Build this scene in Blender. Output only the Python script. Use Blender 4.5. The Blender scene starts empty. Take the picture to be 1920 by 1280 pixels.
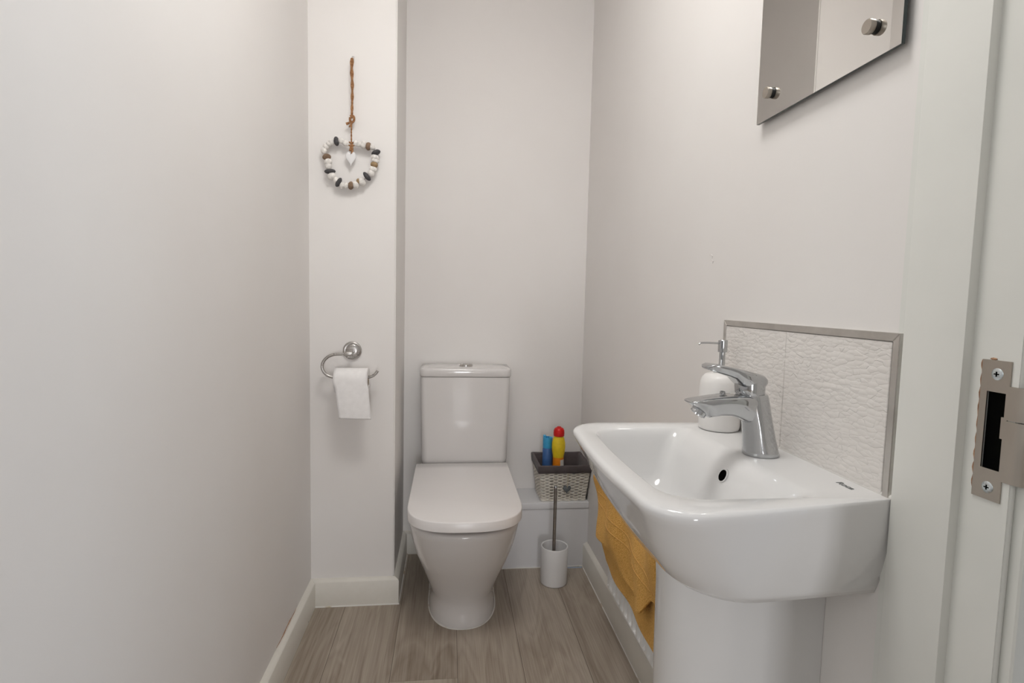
import bpy, bmesh, math, random
from mathutils import Vector, Matrix
random.seed(7)
C = bpy.context.scene.collection
S = bpy.context.scene
PI = math.pi

# ------------------------------------------------------------------ camera
F_PX, PITCH, YAW, ROLL, CAM_H = 1015.08, .0764, .1165, .0224, 1.0498
cam_d = bpy.data.cameras.new('camera')
cam_d.sensor_width = 36.0
cam_d.lens = F_PX * 36.0 / 1920.0
cam_d.clip_start = .01
cam = bpy.data.objects.new('camera', cam_d)
C.objects.link(cam)
fwd = Vector((math.sin(YAW) * math.cos(PITCH), math.cos(YAW) * math.cos(PITCH), -math.sin(PITCH)))
right0 = Vector((math.cos(YAW), -math.sin(YAW), 0))
up0 = right0.cross(fwd)
right = right0 * math.cos(ROLL) + up0 * math.sin(ROLL)
up = -right0 * math.sin(ROLL) + up0 * math.cos(ROLL)
cam.matrix_world = Matrix(((right.x, up.x, -fwd.x, 0), (right.y, up.y, -fwd.y, 0), (right.z, up.z, -fwd.z, CAM_H), (0, 0, 0, 1)))
S.camera = cam

# ------------------------------------------------------------------ world, lights, exposure
w = bpy.data.worlds.new('world'); S.world = w; w.use_nodes = True
w.node_tree.nodes['Background'].inputs[0].default_value = (.80, .88, 1, 1)
w.node_tree.nodes['Background'].inputs[1].default_value = .12
S.view_settings.view_transform = 'Standard'
S.view_settings.look = 'None'
S.view_settings.gamma = 1
S.view_settings.use_curve_mapping = False
S.view_settings.exposure = 0.13

def area(name, loc, rot, sx, sy, power, col, shape='RECTANGLE'):
    l = bpy.data.lights.new(name, 'AREA'); l.shape = shape; l.size = sx; l.size_y = sy
    l.energy = power; l.color = col
    o = bpy.data.objects.new(name, l); o.location = loc; o.rotation_euler = rot; C.objects.link(o)
    return o
area('front_door_daylight', (.12, -2.24, .62), (PI/2, 0, 0), .34, .8, 15.3, (.97, .97, 1.0))
area('hall_window_left', (-1.86, -.75, 1.50), (PI/2, 0, -PI/2), 1.2, 1.0, 7.0, (1, 1, .96))
area('hall_window_right', (1.86, -.85, 1.15), (PI/2, 0, PI/2), 1.0, 1.7, 12, (.70, .84, 1.0))
area('cloakroom_ceiling_lamp', (.05, .77, 2.385), (0, 0, 0), .46, .46, 9.3, (1, .995, .975), 'DISK')

# ------------------------------------------------------------------ materials
def mat(name, col, rough=.5, metal=0, spec=.5, coat=0, sheen=0, trans=0, ior=1.45, sss=0):
    m = bpy.data.materials.new(name); m.use_nodes = True
    b = m.node_tree.nodes['Principled BSDF']
    b.inputs['Base Color'].default_value = (*col, 1)
    b.inputs['Roughness'].default_value = rough
    b.inputs['Metallic'].default_value = metal
    b.inputs['Specular IOR Level'].default_value = spec
    b.inputs['Coat Weight'].default_value = coat
    b.inputs['Coat Roughness'].default_value = .04
    b.inputs['Sheen Weight'].default_value = sheen
    b.inputs['Transmission Weight'].default_value = trans
    b.inputs['IOR'].default_value = ior
    return m
def N(m, t, **kw):
    n = m.node_tree.nodes.new(t)
    for k, v in kw.items(): setattr(n, k, v)
    return n
def L(m, a, b): m.node_tree.links.new(a, b)
def bsdf(m): return m.node_tree.nodes['Principled BSDF']
def noise(m, scale, detail=3, vec=None, rough=.5, dist=0):
    n = N(m, 'ShaderNodeTexNoise'); n.inputs['Scale'].default_value = scale
    n.inputs['Detail'].default_value = detail; n.inputs['Roughness'].default_value = rough
    n.inputs['Distortion'].default_value = dist
    if vec is None:
        tc = N(m, 'ShaderNodeTexCoord'); vec = tc.outputs['Object']
    L(m, vec, n.inputs['Vector']); return n
def ramp(m, fac, stops):
    r = N(m, 'ShaderNodeValToRGB'); e = r.color_ramp.elements
    e[0].position, e[0].color = stops[0][0], (*stops[0][1], 1)
    e[1].position, e[1].color = stops[-1][0], (*stops[-1][1], 1)
    for p, c in stops[1:-1]:
        x = e.new(p); x.color = (*c, 1)
    L(m, fac, r.inputs['Fac']); return r
def bump(m, fac, strength=.2, dist=.002):
    b = N(m, 'ShaderNodeBump'); b.inputs['Strength'].default_value = strength; b.inputs['Distance'].default_value = dist
    L(m, fac, b.inputs['Height']); L(m, b.outputs[0], bsdf(m).inputs['Normal']); return b
def varied(m, c1, c2, scale, lo=.35, hi=.65, detail=4):
    n = noise(m, scale, detail); r = ramp(m, n.outputs['Fac'], [(lo, c1), (hi, c2)])
    L(m, r.outputs[0], bsdf(m).inputs['Base Color']); return n

def wall_mat(name, c1, c2):
    m = mat(name, c1, .62, spec=.25)
    varied(m, c1, c2, 1.7)
    n = noise(m, 260, 3); bump(m, n.outputs['Fac'], .06, .001)
    return m
M = {}
M['wall'] = wall_mat('white wall paint', (.825, .795, .772), (.85, .825, .803))
M['gloss_paint'] = mat('white gloss woodwork', (.80, .80, .76), .28, spec=.5)
varied(M['gloss_paint'], (.78, .785, .745), (.82, .82, .78), 6)
M['skirting_paint'] = mat('ivory satin woodwork', (.76, .74, .69), .38)
n = noise(M['skirting_paint'], 38, 5, rough=.7)
r = ramp(M['skirting_paint'], n.outputs['Fac'], [(.0, (.22, .18, .14)), (.255, (.30, .25, .2)), (.285, (.73, .70, .635)), (1, (.78, .75, .69))])
L(M['skirting_paint'], r.outputs[0], bsdf(M['skirting_paint']).inputs['Base Color'])
M['box_paint'] = mat('white boxing paint', (.78, .775, .785), .4)
varied(M['box_paint'], (.77, .765, .775), (.79, .785, .80), 5)
M['smudge'] = mat('grey smudge', (.50, .46, .44), .8)
varied(M['smudge'], (.62, .58, .56), (.70, .665, .645), 300)
M['ceramic'] = mat('white glazed ceramic', (.76, .755, .75), .07, coat=.3)
varied(M['ceramic'], (.75, .745, .74), (.77, .765, .76), 3)
M['pan_ceramic'] = mat('glazed pan ceramic', (.74, .715, .70), .10, coat=.3)
varied(M['pan_ceramic'], (.73, .705, .69), (.75, .725, .71), 3)
M['seat_plastic'] = mat('white seat plastic', (.80, .77, .755), .25)
varied(M['seat_plastic'], (.79, .76, .745), (.81, .78, .765), 4)
M['sealant'] = mat('white sealant', (.78, .76, .71), .8, spec=.15)
varied(M['sealant'], (.52, .42, .30), (.78, .76, .72), 22, .28, .42)
M['chrome'] = mat('chrome', (.52, .53, .54), .07, 1)
n = noise(M['chrome'], 55, 3); r = ramp(M['chrome'], n.outputs['Fac'], [(.3, (.05,)*3), (.7, (.13,)*3)])
L(M['chrome'], r.outputs[0], bsdf(M['chrome']).inputs['Roughness'])
M['steel'] = mat('brushed steel', (.50, .48, .46), .3, 1)
n = noise(M['steel'], 90, 3); r = ramp(M['steel'], n.outputs['Fac'], [(.3, (.24,)*3), (.7, (.36,)*3)])
L(M['steel'], r.outputs[0], bsdf(M['steel']).inputs['Roughness'])
M['nickel'] = mat('satin nickel', (.46, .42, .37), .36, 1)
n = noise(M['nickel'], 40, 4); r = ramp(M['nickel'], n.outputs['Fac'], [(.3, (.29,)*3), (.7, (.44,)*3)])
L(M['nickel'], r.outputs[0], bsdf(M['nickel']).inputs['Roughness'])
M['trim_metal'] = mat('satin silver tile trim', (.62, .60, .57), .32, 1)
varied(M['trim_metal'], (.58, .56, .53), (.66, .64, .61), 30)
M['mirror'] = mat('mirror silvering', (.72, .71, .69), .012, 1)
M['mirror_edge'] = mat('dark glass edge', (.03, .045, .045), .15)
for k in ('mirror', 'mirror_edge'):
    c = tuple(bsdf(M[k]).inputs['Base Color'].default_value)[:3]
    varied(M[k], tuple(x * .985 for x in c), c, 5)
M['dark_steel'] = mat('brown tinted brushed steel', (.30, .27, .245), .3, 1)
varied(M['dark_steel'], (.27, .24, .215), (.33, .30, .275), 60)
M['black_rubber'] = mat('black rubber', (.012, .012, .012), .5)
varied(M['black_rubber'], (.01, .01, .01), (.018, .018, .018), 40)
M['shade_black'] = mat('black recess shade', (.004, .004, .004), .9, spec=0)  # near-black colour stands in for shade inside holes and slots
varied(M['shade_black'], (.003, .003, .003), (.005, .005, .004), 40)
M['raw_wood'] = mat('bare chipped timber', (.36, .17, .09), .8)
varied(M['raw_wood'], (.26, .12, .06), (.50, .30, .18), 120)
M['screw'] = mat('zinc screw', (.62, .68, .70), .25, 1)
varied(M['screw'], (.58, .64, .66), (.68, .73, .75), 300)
M['radiator'] = mat('white radiator enamel', (.84, .84, .83), .3)
varied(M['radiator'], (.82, .82, .81), (.86, .86, .85), 8)
M['tissue'] = mat('white toilet tissue', (.88, .86, .85), .9, spec=.1)
n = varied(M['tissue'], (.86, .84, .83), (.90, .88, .87), 60); n2 = noise(M['tissue'], 420, 2); bump(M['tissue'], n2.outputs['Fac'], .25, .001)
M['tissue_core'] = mat('cardboard core', (.45, .36, .26), .9)
varied(M['tissue_core'], (.42, .33, .24), (.48, .38, .28), 60)
M['brush_ceramic'] = mat('satin white ceramic', (.84, .83, .83), .22)
varied(M['brush_ceramic'], (.83, .82, .82), (.85, .84, .84), 8)
M['dispenser'] = mat('matt white ceramic bottle', (.84, .82, .80), .3)
varied(M['dispenser'], (.83, .81, .79), (.85, .83, .81), 12)
M['wicker'] = mat('cream painted wicker', (.86, .81, .73), .6)
varied(M['wicker'], (.80, .74, .65), (.90, .86, .79), 90)
M['liner'] = mat('charcoal cotton liner', (.105, .088, .088), .9, spec=.1, sheen=.2)
n = varied(M['liner'], (.095, .078, .078), (.115, .096, .096), 30); n2 = noise(M['liner'], 700, 2); bump(M['liner'], n2.outputs['Fac'], .5, .001)
M['slate_heart'] = mat('grey painted wooden heart', (.16, .18, .19), .7)
varied(M['slate_heart'], (.13, .15, .16), (.20, .22, .23), 60)
M['string'] = mat('cream string', (.74, .66, .52), .9)
varied(M['string'], (.66, .58, .45), (.8, .72, .58), 150)
M['jute'] = mat('brown jute twine', (.34, .17, .08), .9, spec=.1)
n = varied(M['jute'], (.22, .10, .045), (.44, .24, .12), 170); bump(M['jute'], n.outputs['Fac'], .8, .002)
for k, c in dict(pebble_white=(.82, .79, .75), pebble_dark=(.085, .082, .085), pebble_brown=(.25, .17, .115), pebble_tan=(.36, .25, .14)).items():
    M[k] = mat(k, c, .75, spec=.2)
    n = varied(M[k], tuple(x * .82 for x in c), tuple(min(1, x * 1.12) for x in c), 120); bump(M[k], n.outputs['Fac'], .12, .001)
M['clear_plastic'] = mat('clear plastic', (.92, .9, .88), .12, trans=.85)
varied(M['clear_plastic'], (.90, .88, .86), (.94, .92, .90), 50)
M['towel'] = mat('mustard terry towel', (.78, .43, .11), .95, spec=.08, sheen=.35)
bsdf(M['towel']).inputs['Sheen Tint'].default_value = (1, .75, .4, 1)
n = noise(M['towel'], 330, 3); r = ramp(M['towel'], n.outputs['Fac'], [(.3, (.60, .29, .05)), (.7, (.86, .50, .15))])
L(M['towel'], r.outputs[0], bsdf(M['towel']).inputs['Base Color']); bump(M['towel'], n.outputs['Fac'], .9, .004)
M['towel_band'] = mat('flat woven towel band', (.74, .42, .13), .8, spec=.1)
n = varied(M['towel_band'], (.70, .39, .11), (.78, .46, .16), 80)
M['cap_red'] = mat('red plastic', (.66, .008, .006), .35)
M['bottle_yellow'] = mat('yellow plastic', (.83, .60, .02), .35)
M['label_orange'] = mat('orange label', (.86, .26, .01), .45)
M['label_white'] = mat('pale label', (.72, .68, .62), .5)
M['cap_blue'] = mat('sky blue plastic', (.06, .40, .70), .35)
M['can_blue'] = mat('deep blue printed can', (.06, .15, .38), .3)
M['white_plastic'] = mat('white plastic', (.80, .79, .77), .4)
M['label_green'] = mat('green print', (.25, .55, .05), .45)
for k in ('cap_red', 'bottle_yellow', 'label_orange', 'label_white', 'cap_blue', 'can_blue', 'white_plastic', 'label_green'):
    c = tuple(bsdf(M[k]).inputs['Base Color'].default_value)[:3]
    varied(M[k], tuple(x * .9 for x in c), tuple(min(1, x * 1.08) for x in c), 45)
M['print_grey'] = mat('grey print', (.16, .17, .17), .5)
varied(M['print_grey'], (.14, .15, .15), (.18, .19, .19), 200)

# embossed splashback tile
m = M['tile'] = mat('embossed white wall tile', (.80, .765, .73), .22)
varied(m, (.785, .75, .715), (.815, .78, .745), 12)
tc = N(m, 'ShaderNodeTexCoord'); sp = N(m, 'ShaderNodeSeparateXYZ'); L(m, tc.outputs['Object'], sp.inputs[0])
cb = N(m, 'ShaderNodeCombineXYZ'); L(m, sp.outputs['Y'], cb.inputs['X']); L(m, sp.outputs['Z'], cb.inputs['Y'])
nz = noise(m, 28, 2, cb.outputs[0])
mx = N(m, 'ShaderNodeVectorMath', operation='SCALE'); mx.inputs['Scale'].default_value = .006
sb = N(m, 'ShaderNodeVectorMath', operation='SUBTRACT'); sb.inputs[1].default_value = (.5, .5, .5)
L(m, nz.outputs['Color'], sb.inputs[0]); L(m, sb.outputs[0], mx.inputs[0])
ad = N(m, 'ShaderNodeVectorMath', operation='ADD'); L(m, cb.outputs[0], ad.inputs[0]); L(m, mx.outputs[0], ad.inputs[1])
mp = N(m, 'ShaderNodeMapping'); mp.inputs['Scale'].default_value = (70, 165, 1); L(m, ad.outputs[0], mp.inputs[0])
vo = N(m, 'ShaderNodeTexVoronoi'); vo.inputs['Scale'].default_value = 1; vo.inputs['Randomness'].default_value = .8; vo.feature = 'SMOOTH_F1'
vo.inputs['Smoothness'].default_value = .12
L(m, mp.outputs[0], vo.inputs['Vector'])
sv = N(m, 'ShaderNodeSeparateXYZ'); L(m, vo.outputs['Color'], sv.inputs[0])
hsum = N(m, 'ShaderNodeMath', operation='SUBTRACT'); L(m, sv.outputs['X'], hsum.inputs[0]); L(m, vo.outputs['Distance'], hsum.inputs[1])
bump(m, hsum.outputs[0], .55, .0016)

# floor boards: UV = metres across / along the board, colour attribute = random per board
m = M['floor'] = mat('grey oak laminate', (.4, .34, .28), .42, spec=.4)
uv = N(m, 'ShaderNodeUVMap'); uv.uv_map = 'UVMap'
at = N(m, 'ShaderNodeAttribute'); at.attribute_name = 'board'
su = N(m, 'ShaderNodeSeparateXYZ'); L(m, uv.outputs[0], su.inputs[0])
sa = N(m, 'ShaderNodeSeparateXYZ'); L(m, at.outputs['Vector'], sa.inputs[0])
def mth(op, a, b=None, c=None):
    n = N(m, 'ShaderNodeMath', operation=op)
    for i, v in enumerate((a, b, c)):
        if v is None: continue
        if isinstance(v, (int, float)): n.inputs[i].default_value = v
        else: L(m, v, n.inputs[i])
    return n.outputs[0]
off = mth('MULTIPLY', sa.outputs['X'], 37.0)
gx = mth('ADD', su.outputs['X'], off)
cv = N(m, 'ShaderNodeCombineXYZ'); L(m, gx, cv.inputs['X']); L(m, su.outputs['Y'], cv.inputs['Y']); L(m, off, cv.inputs['Z'])
m1 = N(m, 'ShaderNodeMapping'); m1.inputs['Scale'].default_value = (9, 1.3, 1); L(m, cv.outputs[0], m1.inputs[0])
w1 = noise(m, 1.0, 3, m1.outputs[0], dist=.9)
m2 = N(m, 'ShaderNodeMapping'); m2.inputs['Scale'].default_value = (230, 5, 1); L(m, cv.outputs[0], m2.inputs[0])
w2 = noise(m, 1.0, 4, m2.outputs[0])
rings = mth('FRACT', mth('MULTIPLY', w1.outputs['Fac'], 9.0))
rings = mth('ABSOLUTE', mth('SUBTRACT', rings, .5))
base = mth('ADD', mth('MULTIPLY', w1.outputs['Fac'], .50), mth('MULTIPLY', w2.outputs['Fac'], .42))
base = mth('ADD', base, mth('MULTIPLY', rings, .20))
base = mth('ADD', base, mth('MULTIPLY', sa.outputs['Y'], .16))
rc = ramp(m, base, [(.34, (.205, .160, .122)), (.52, (.335, .278, .222)), (.68, (.43, .37, .305)), (.85, (.50, .44, .37))])
sx = mth('ABSOLUTE', mth('SUBTRACT', su.outputs['X'], .0935))
seam = mth('GREATER_THAN', sx, .0927)
seam2 = mth('LESS_THAN', su.outputs['Y'], .0008)
seam = mth('MAXIMUM', seam, seam2)
mixn = N(m, 'ShaderNodeMix', data_type='RGBA'); L(m, seam, mixn.inputs['Factor']); L(m, rc.outputs[0], mixn.inputs['A'])
mixn.inputs['B'].default_value = (.13, .10, .08, 1)
L(m, mixn.outputs['Result'], bsdf(m).inputs['Base Color'])
bump(m, mth('SUBTRACT', w2.outputs['Fac'], seam), .12, .001)

# ------------------------------------------------------------------ mesh helpers
def obj(name, bm, material, parent=None, smooth=True, angle=35):
    me = bpy.data.meshes.new(name)
    bmesh.ops.recalc_face_normals(bm, faces=bm.faces[:])
    for f in bm.faces: f.smooth = smooth
    bm.to_mesh(me); bm.free()
    mats = material if isinstance(material, (list, tuple)) else [material]
    for x in mats: me.materials.append(x)
    if smooth: me.set_sharp_from_angle(angle=math.radians(angle))
    o = bpy.data.objects.new(name, me); C.objects.link(o)
    if parent is not None:
        o.parent = parent
        p = parent; off = Vector((0, 0, 0))
        while p: off += p.location; p = p.parent
        me.transform(Matrix.Translation(-off))
    return o
def tag(o, label=None, cat=None, group=None, kind=None):
    if label: o['label'] = label
    if cat: o['category'] = cat
    if group: o['group'] = group
    if kind: o['kind'] = kind
    return o
def thing(name, label, cat, loc=(0, 0, 0), group=None):
    o = bpy.data.objects.new(name, None); o.location = loc; o.empty_display_size = .05; C.objects.link(o)
    return tag(o, label, cat, group)
def struct(name, bm, m, **k):
    o = obj(name, bm, m, **k); o['kind'] = 'structure'; return o
def box(bm, x0, x1, y0, y1, z0, z1, bev=0, seg=2):
    g = bmesh.ops.create_cube(bm, size=1)
    for v in g['verts']:
        v.co = Vector((x0 + (v.co.x + .5) * (x1 - x0), y0 + (v.co.y + .5) * (y1 - y0), z0 + (v.co.z + .5) * (z1 - z0)))
    if bev:
        es = list({e for v in g['verts'] for e in v.link_edges})
        bmesh.ops.bevel(bm, geom=es, offset=bev, segments=seg, affect='EDGES', profile=.6)
    return bm
def B(*a, **k): return box(bmesh.new(), *a, **k)
def loft(bm, loops, cap0=True, cap1=True, closed=True, mi=0):
    rows = [[bm.verts.new(p) for p in lp] for lp in loops]
    n = len(rows[0])
    for a, b in zip(rows, rows[1:]):
        for i in range(n if closed else n - 1):
            j = (i + 1) % n
            f = bm.faces.new((a[i], a[j], b[j], b[i])); f.material_index = mi
    if cap0: bm.faces.new(rows[0][::-1]).material_index = mi
    if cap1: bm.faces.new(rows[-1]).material_index = mi
    return rows
def circ(c, r, n=32, axis='z', ry=None, ph=0):
    ry = r if ry is None else ry; out = []
    for i in range(n):
        a = 2 * PI * i / n + ph; u, v = r * math.cos(a), ry * math.sin(a)
        d = {'z': (u, v, 0), 'x': (0, u, v), 'y': (u, 0, v)}[axis]
        out.append(Vector(c) + Vector(d))
    return out
def lathe(bm, c, prof, n=40, axis='z', cap0=True, cap1=True):
    ax = {'z': Vector((0, 0, 1)), 'x': Vector((1, 0, 0)), 'y': Vector((0, 1, 0))}[axis]
    return loft(bm, [circ(Vector(c) + ax * t, r, n, axis) for r, t in prof], cap0, cap1)
def smooth_path(pts, k=6, closed=False):
    pts = [Vector(p) for p in pts]; out = []; n = len(pts)
    rng = range(n if closed else n - 1)
    for i in rng:
        if closed: p0, p1, p2, p3 = pts[i - 1], pts[i], pts[(i + 1) % n], pts[(i + 2) % n]
        else: p0, p1, p2, p3 = pts[max(i - 1, 0)], pts[i], pts[i + 1], pts[min(i + 2, n - 1)]
        for j in range(k):
            t = j / k
            out.append(.5 * ((2 * p1) + (-p0 + p2) * t + (2 * p0 - 5 * p1 + 4 * p2 - p3) * t * t + (-p0 + 3 * p1 - 3 * p2 + p3) * t ** 3))
    if not closed: out.append(pts[-1])
    return out
def tube(bm, pts, r, n=12, closed=False, flat=1.0):
    pts = [Vector(p) for p in pts]; loops = []; m = len(pts); nrm = None
    for i, p in enumerate(pts):
        if closed: t = pts[(i + 1) % m] - pts[i - 1]
        else: t = pts[min(i + 1, m - 1)] - pts[max(i - 1, 0)]
        t.normalize()
        if nrm is None:
            a = Vector((0, 0, 1)) if abs(t.z) < .9 else Vector((1, 0, 0)); nrm = t.cross(a).normalized()
        nrm = (nrm - t * nrm.dot(t)).normalized(); b = t.cross(nrm)
        rr = r(i / max(1, m - 1)) if callable(r) else r
        loops.append([p + rr * (math.cos(2 * PI * k / n) * nrm + flat * math.sin(2 * PI * k / n) * b) for k in range(n)])
    if closed:
        rows = loft(bm, loops, False, False)
        a, b = rows[-1], rows[0]
        for i in range(n):
            j = (i + 1) % n; bm.faces.new((a[i], a[j], b[j], b[i]))
    else: loft(bm, loops)
    return bm
def prism(bm, poly, z0, z1, axis='z', bev=0):
    def P(a, b, t): return {'z': (a, b, t), 'x': (t, a, b), 'y': (a, t, b)}[axis]
    rows = loft(bm, [[P(a, b, z0) for a, b in poly], [P(a, b, z1) for a, b in poly]])
    return bm

# ------------------------------------------------------------------ room shell
XL, XR, XC, YC, YB, YX = -.4532, .5575, -.177, 1.834, 2.20, 2.034
ZC = 2.40
# floor boards
bm = bmesh.new(); uvl = bm.loops.layers.uv.new('UVMap'); fl = bm.faces.layers.float_vector.new('board')
xs0 = -.150
rnd = random.Random(3)
joints = {0: 1.433, 1: 1.213, 2: 1.02, 3: .80, -1: 1.30, -2: 1.0, -3: .7, 4: .9}
tones = {-2: (.31, .2), -1: (.12, .55), 0: (.71, .35), 1: (.43, .45), 2: (.83, .80), 3: (.27, .35)}
for i in range(-11, 13):
    a = xs0 + i * .187; b = a + .187
    a_, b_ = max(a, -2.0), min(b, 2.0)
    if b_ <= a_: continue
    j = joints.get(i, 1.0); ys = [j - 1.22 * k for k in range(4, 0, -1)] + [j, j + 1.22]
    for y0, y1 in zip(ys, ys[1:]):
        Y0, Y1 = max(y0, -2.3), min(y1, 2.3)
        if Y1 <= Y0: continue
        f = bm.faces.new([bm.verts.new(p) for p in ((a_, Y0, 0), (b_, Y0, 0), (b_, Y1, 0), (a_, Y1, 0))])
        t = tones.get(i, (rnd.random(), rnd.random()))
        f[fl] = (t[0], t[1], 0) if y0 == j else ((t[0] + .37) % 1, (t[1] + .45) % 1, 0)
        for lp in f.loops: lp[uvl].uv = (lp.vert.co.x - a, lp.vert.co.y - y0)
g = bmesh.ops.extrude_face_region(bm, geom=bm.faces[:])
for v in g['geom']:
    if isinstance(v, bmesh.types.BMVert): v.co.z -= .012
struct('floor', bm, M['floor'], smooth=False)
struct('ceiling', B(-2.0, 2.0, -2.4, 2.3, ZC, ZC + .05), M['wall'], smooth=False)
struct('wall_left', B(XL - .1, XL, .47, 2.3, -.01, ZC), M['wall'], smooth=False)
struct('wall_back', B(XL, XR + .1, YB, YB + .1, -.01, ZC), M['wall'], smooth=False)
wr_ = struct('wall_right', B(XR, XR + .1, .6128, YB, -.01, ZC), M['wall'], smooth=False)
sm = bmesh.new(); tube(sm, smooth_path([(XR, 1.118, 1.157), (XR, 1.110, 1.153), (XR, 1.113, 1.146), (XR, 1.106, 1.142), (XR, 1.111, 1.136), (XR, 1.117, 1.139)], 4), lambda t: .0010 + .0008 * math.sin(t * 14), 6, flat=.25)
obj('smudge_mark', sm, M['smudge'], wr_)
bm = B(XL, XC, YC, YB, -.01, ZC)
bmesh.ops.bevel(bm, geom=[e for e in bm.edges if all(abs(v.co.x - XC) < 1e-5 and abs(v.co.y - YC) < 1e-5 for v in e.verts)], offset=.004, segments=3, affect='EDGES')
struct('wall_column', bm, M['wall'])
# wall over the doorway, hall side walls and the glazed front door wall behind the camera
struct('wall_front', B(XL, XR + .1, .468, .6128, 2.03, ZC), M['wall'], smooth=False)
def opening_wall(axis, p0, p1, u0, u1, o0, o1, z0, z1):
    b = bmesh.new()
    for a0, a1, c0, c1 in ((u0, o0, -.01, ZC), (o1, u1, -.01, ZC), (o0, o1, -.01, z0), (o0, o1, z1, ZC)):
        if axis == 'y': box(b, a0, a1, p0, p1, c0, c1)
        else: box(b, p0, p1, a0, a1, c0, c1)
    return b
struct('wall_hall_end', opening_wall('y', -2.4, -2.3, -2.0, 2.0, -.06, .30, .18, 1.06), M['wall'], smooth=False)
struct('wall_hall_left', opening_wall('x', -2.0, -1.9, -2.3, .47, -1.36, -.14, .48, 2.02), M['wall'], smooth=False)
struct('wall_hall_right', opening_wall('x', 1.9, 2.0, -2.3, .62, -1.36, -.34, .28, 2.02), M['wall'], smooth=False)
struct('hall_light_blocker', B(.440, .70, .30, .335, -.01, ZC), M['wall'], smooth=False)  # unseen slab added to block hall light and shade the basin side
bm = bmesh.new(); box(bm, -2.0, XL - .1, .47, .60, -.01, ZC); box(bm, .62, 2.0, .47, .61, -.01, ZC)
struct('wall_hall_front', bm, M['wall'], smooth=False)

# skirting boards: chamfered section swept along a wall
def skirt_seg(bm, p0, p1, inward, h=.0927, t=.0174, m0=0, m1=0):
    p0, p1, n = Vector((*p0, 0)), Vector((*p1, 0)), Vector((*inward, 0)); d = (p1 - p0).normalized()
    prof = [(0, 0), (t, 0), (t, h - .0090), (t - .0022, h - .0058), (.003, h), (0, h)]
    loft(bm, [[p0 + n * a + d * (m0 * a) + Vector((0, 0, b)) for a, b in prof], [p1 + n * a - d * (m1 * a) + Vector((0, 0, b)) for a, b in prof]])
def seal_line(pts, r=.0022): 
    return tube(bmesh.new(), pts, r, 8, flat=1)
T = .0174
bm = bmesh.new(); skirt_seg(bm, (XL, .60), (XL, YC), (1, 0), m1=1)
bl = struct('baseboard_left', bm, M['skirting_paint'])
bm = bmesh.new(); skirt_seg(bm, (XL, YC), (XC, YC), (0, -1), m0=1, m1=-1); skirt_seg(bm, (XC, YC), (XC, YB), (1, 0), m0=-1, m1=1)
bc = struct('baseboard_column', bm, M['skirting_paint'])
obj('sealant_bead', seal_line([(XL + T, YC - T - .001, .001), (XC + T + .001, YC - T - .001, .001), (XC + T + .001, YB - T, .001)], .0028), M['sealant'], bc)
bm = bmesh.new(); skirt_seg(bm, (XC, YB), (.14, YB), (0, -1), m0=1)
struct('baseboard_back', bm, M['skirting_paint'])
bm = bmesh.new(); skirt_seg(bm, (XR, .6128), (XR, YX), (-1, 0), h=.098)
br = struct('baseboard_right', bm, M['skirting_paint'])
obj('sealant_bead', seal_line([(XR - T - .001, .615, .001), (XR - T - .001, YX, .001)], .0022), M['sealant'], br)
# thin crack of bare plaster along the left skirting top
crk = bmesh.new()
pts = [(XL + .0004, y, .0945 + .0035 * math.sin(y * 23) ** 2) for y in [1.46 + .012 * i for i in range(17)]]
tube(crk, pts, lambda t: .0004 + .0022 * math.sin(PI * t) * (0.7 + .3 * math.sin(t * 23)), 6, flat=.3)
obj('plaster_crack', crk, M['raw_wood'], bl)

# pipe boxing behind the brush
bx = struct('trim_1', B(.19, XR, YX, YB, 0, .238), M['box_paint'], smooth=False)
obj('top_board', B(.18, XR, YX - .004, YB, .2382, .263, bev=.003), M['box_paint'], bx)
obj('sealant_bead', seal_line([(.19, YX - .001, .001), (XR - T, YX - .001, .001)], .0024), M['sealant'], bx)

# door frame on the right with strike plate
A_, B_ = .548, .559
bm = bmesh.new()
box(bm, .5545, .62, .5985, .6126, 0, 2.03, bev=.001, seg=1)            # architrave edge on the room side
box(bm, A_, .60, .5185, .5975, 0, 2.03, bev=.0016)                     # door stop
SZ0, SZ1, SY0, SY1 = .8865, .9667, .4783, .4978
def rb(y0, y1, z0, z1, x0=B_): box(bm, x0, .62, y0, y1, z0, z1)
rb(.468, .519, 0, SZ0 - .001); rb(.468, .519, SZ1 + .001, 2.03); rb(.468, SY0 - .001, SZ0 - .001, SZ1 + .001); rb(SY1 + .001, .519, SZ0 - .001, SZ1 + .001)
rb(.468, .519, SZ0 - .001, SZ1 + .001, .585)
tube(bm, [(B_ + .004, .4705, 0), (B_ + .004, .4705, 2.03)], .0040, 14)   # rounded arris
dr = struct('door_1', bm, M['gloss_paint'])
ar = bmesh.new()
prof = [(.5665, .468), (.5665, .4575), (.568, .4555), (.5715, .4545), (.64, .4525), (.64, .468)]
prism(ar, prof, 0, 2.03); obj('architrave', ar, M['gloss_paint'], dr)
obj('door_head', B(XL, .60, .47, .60, 2.0, 2.03), M['gloss_paint'], dr)
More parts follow.
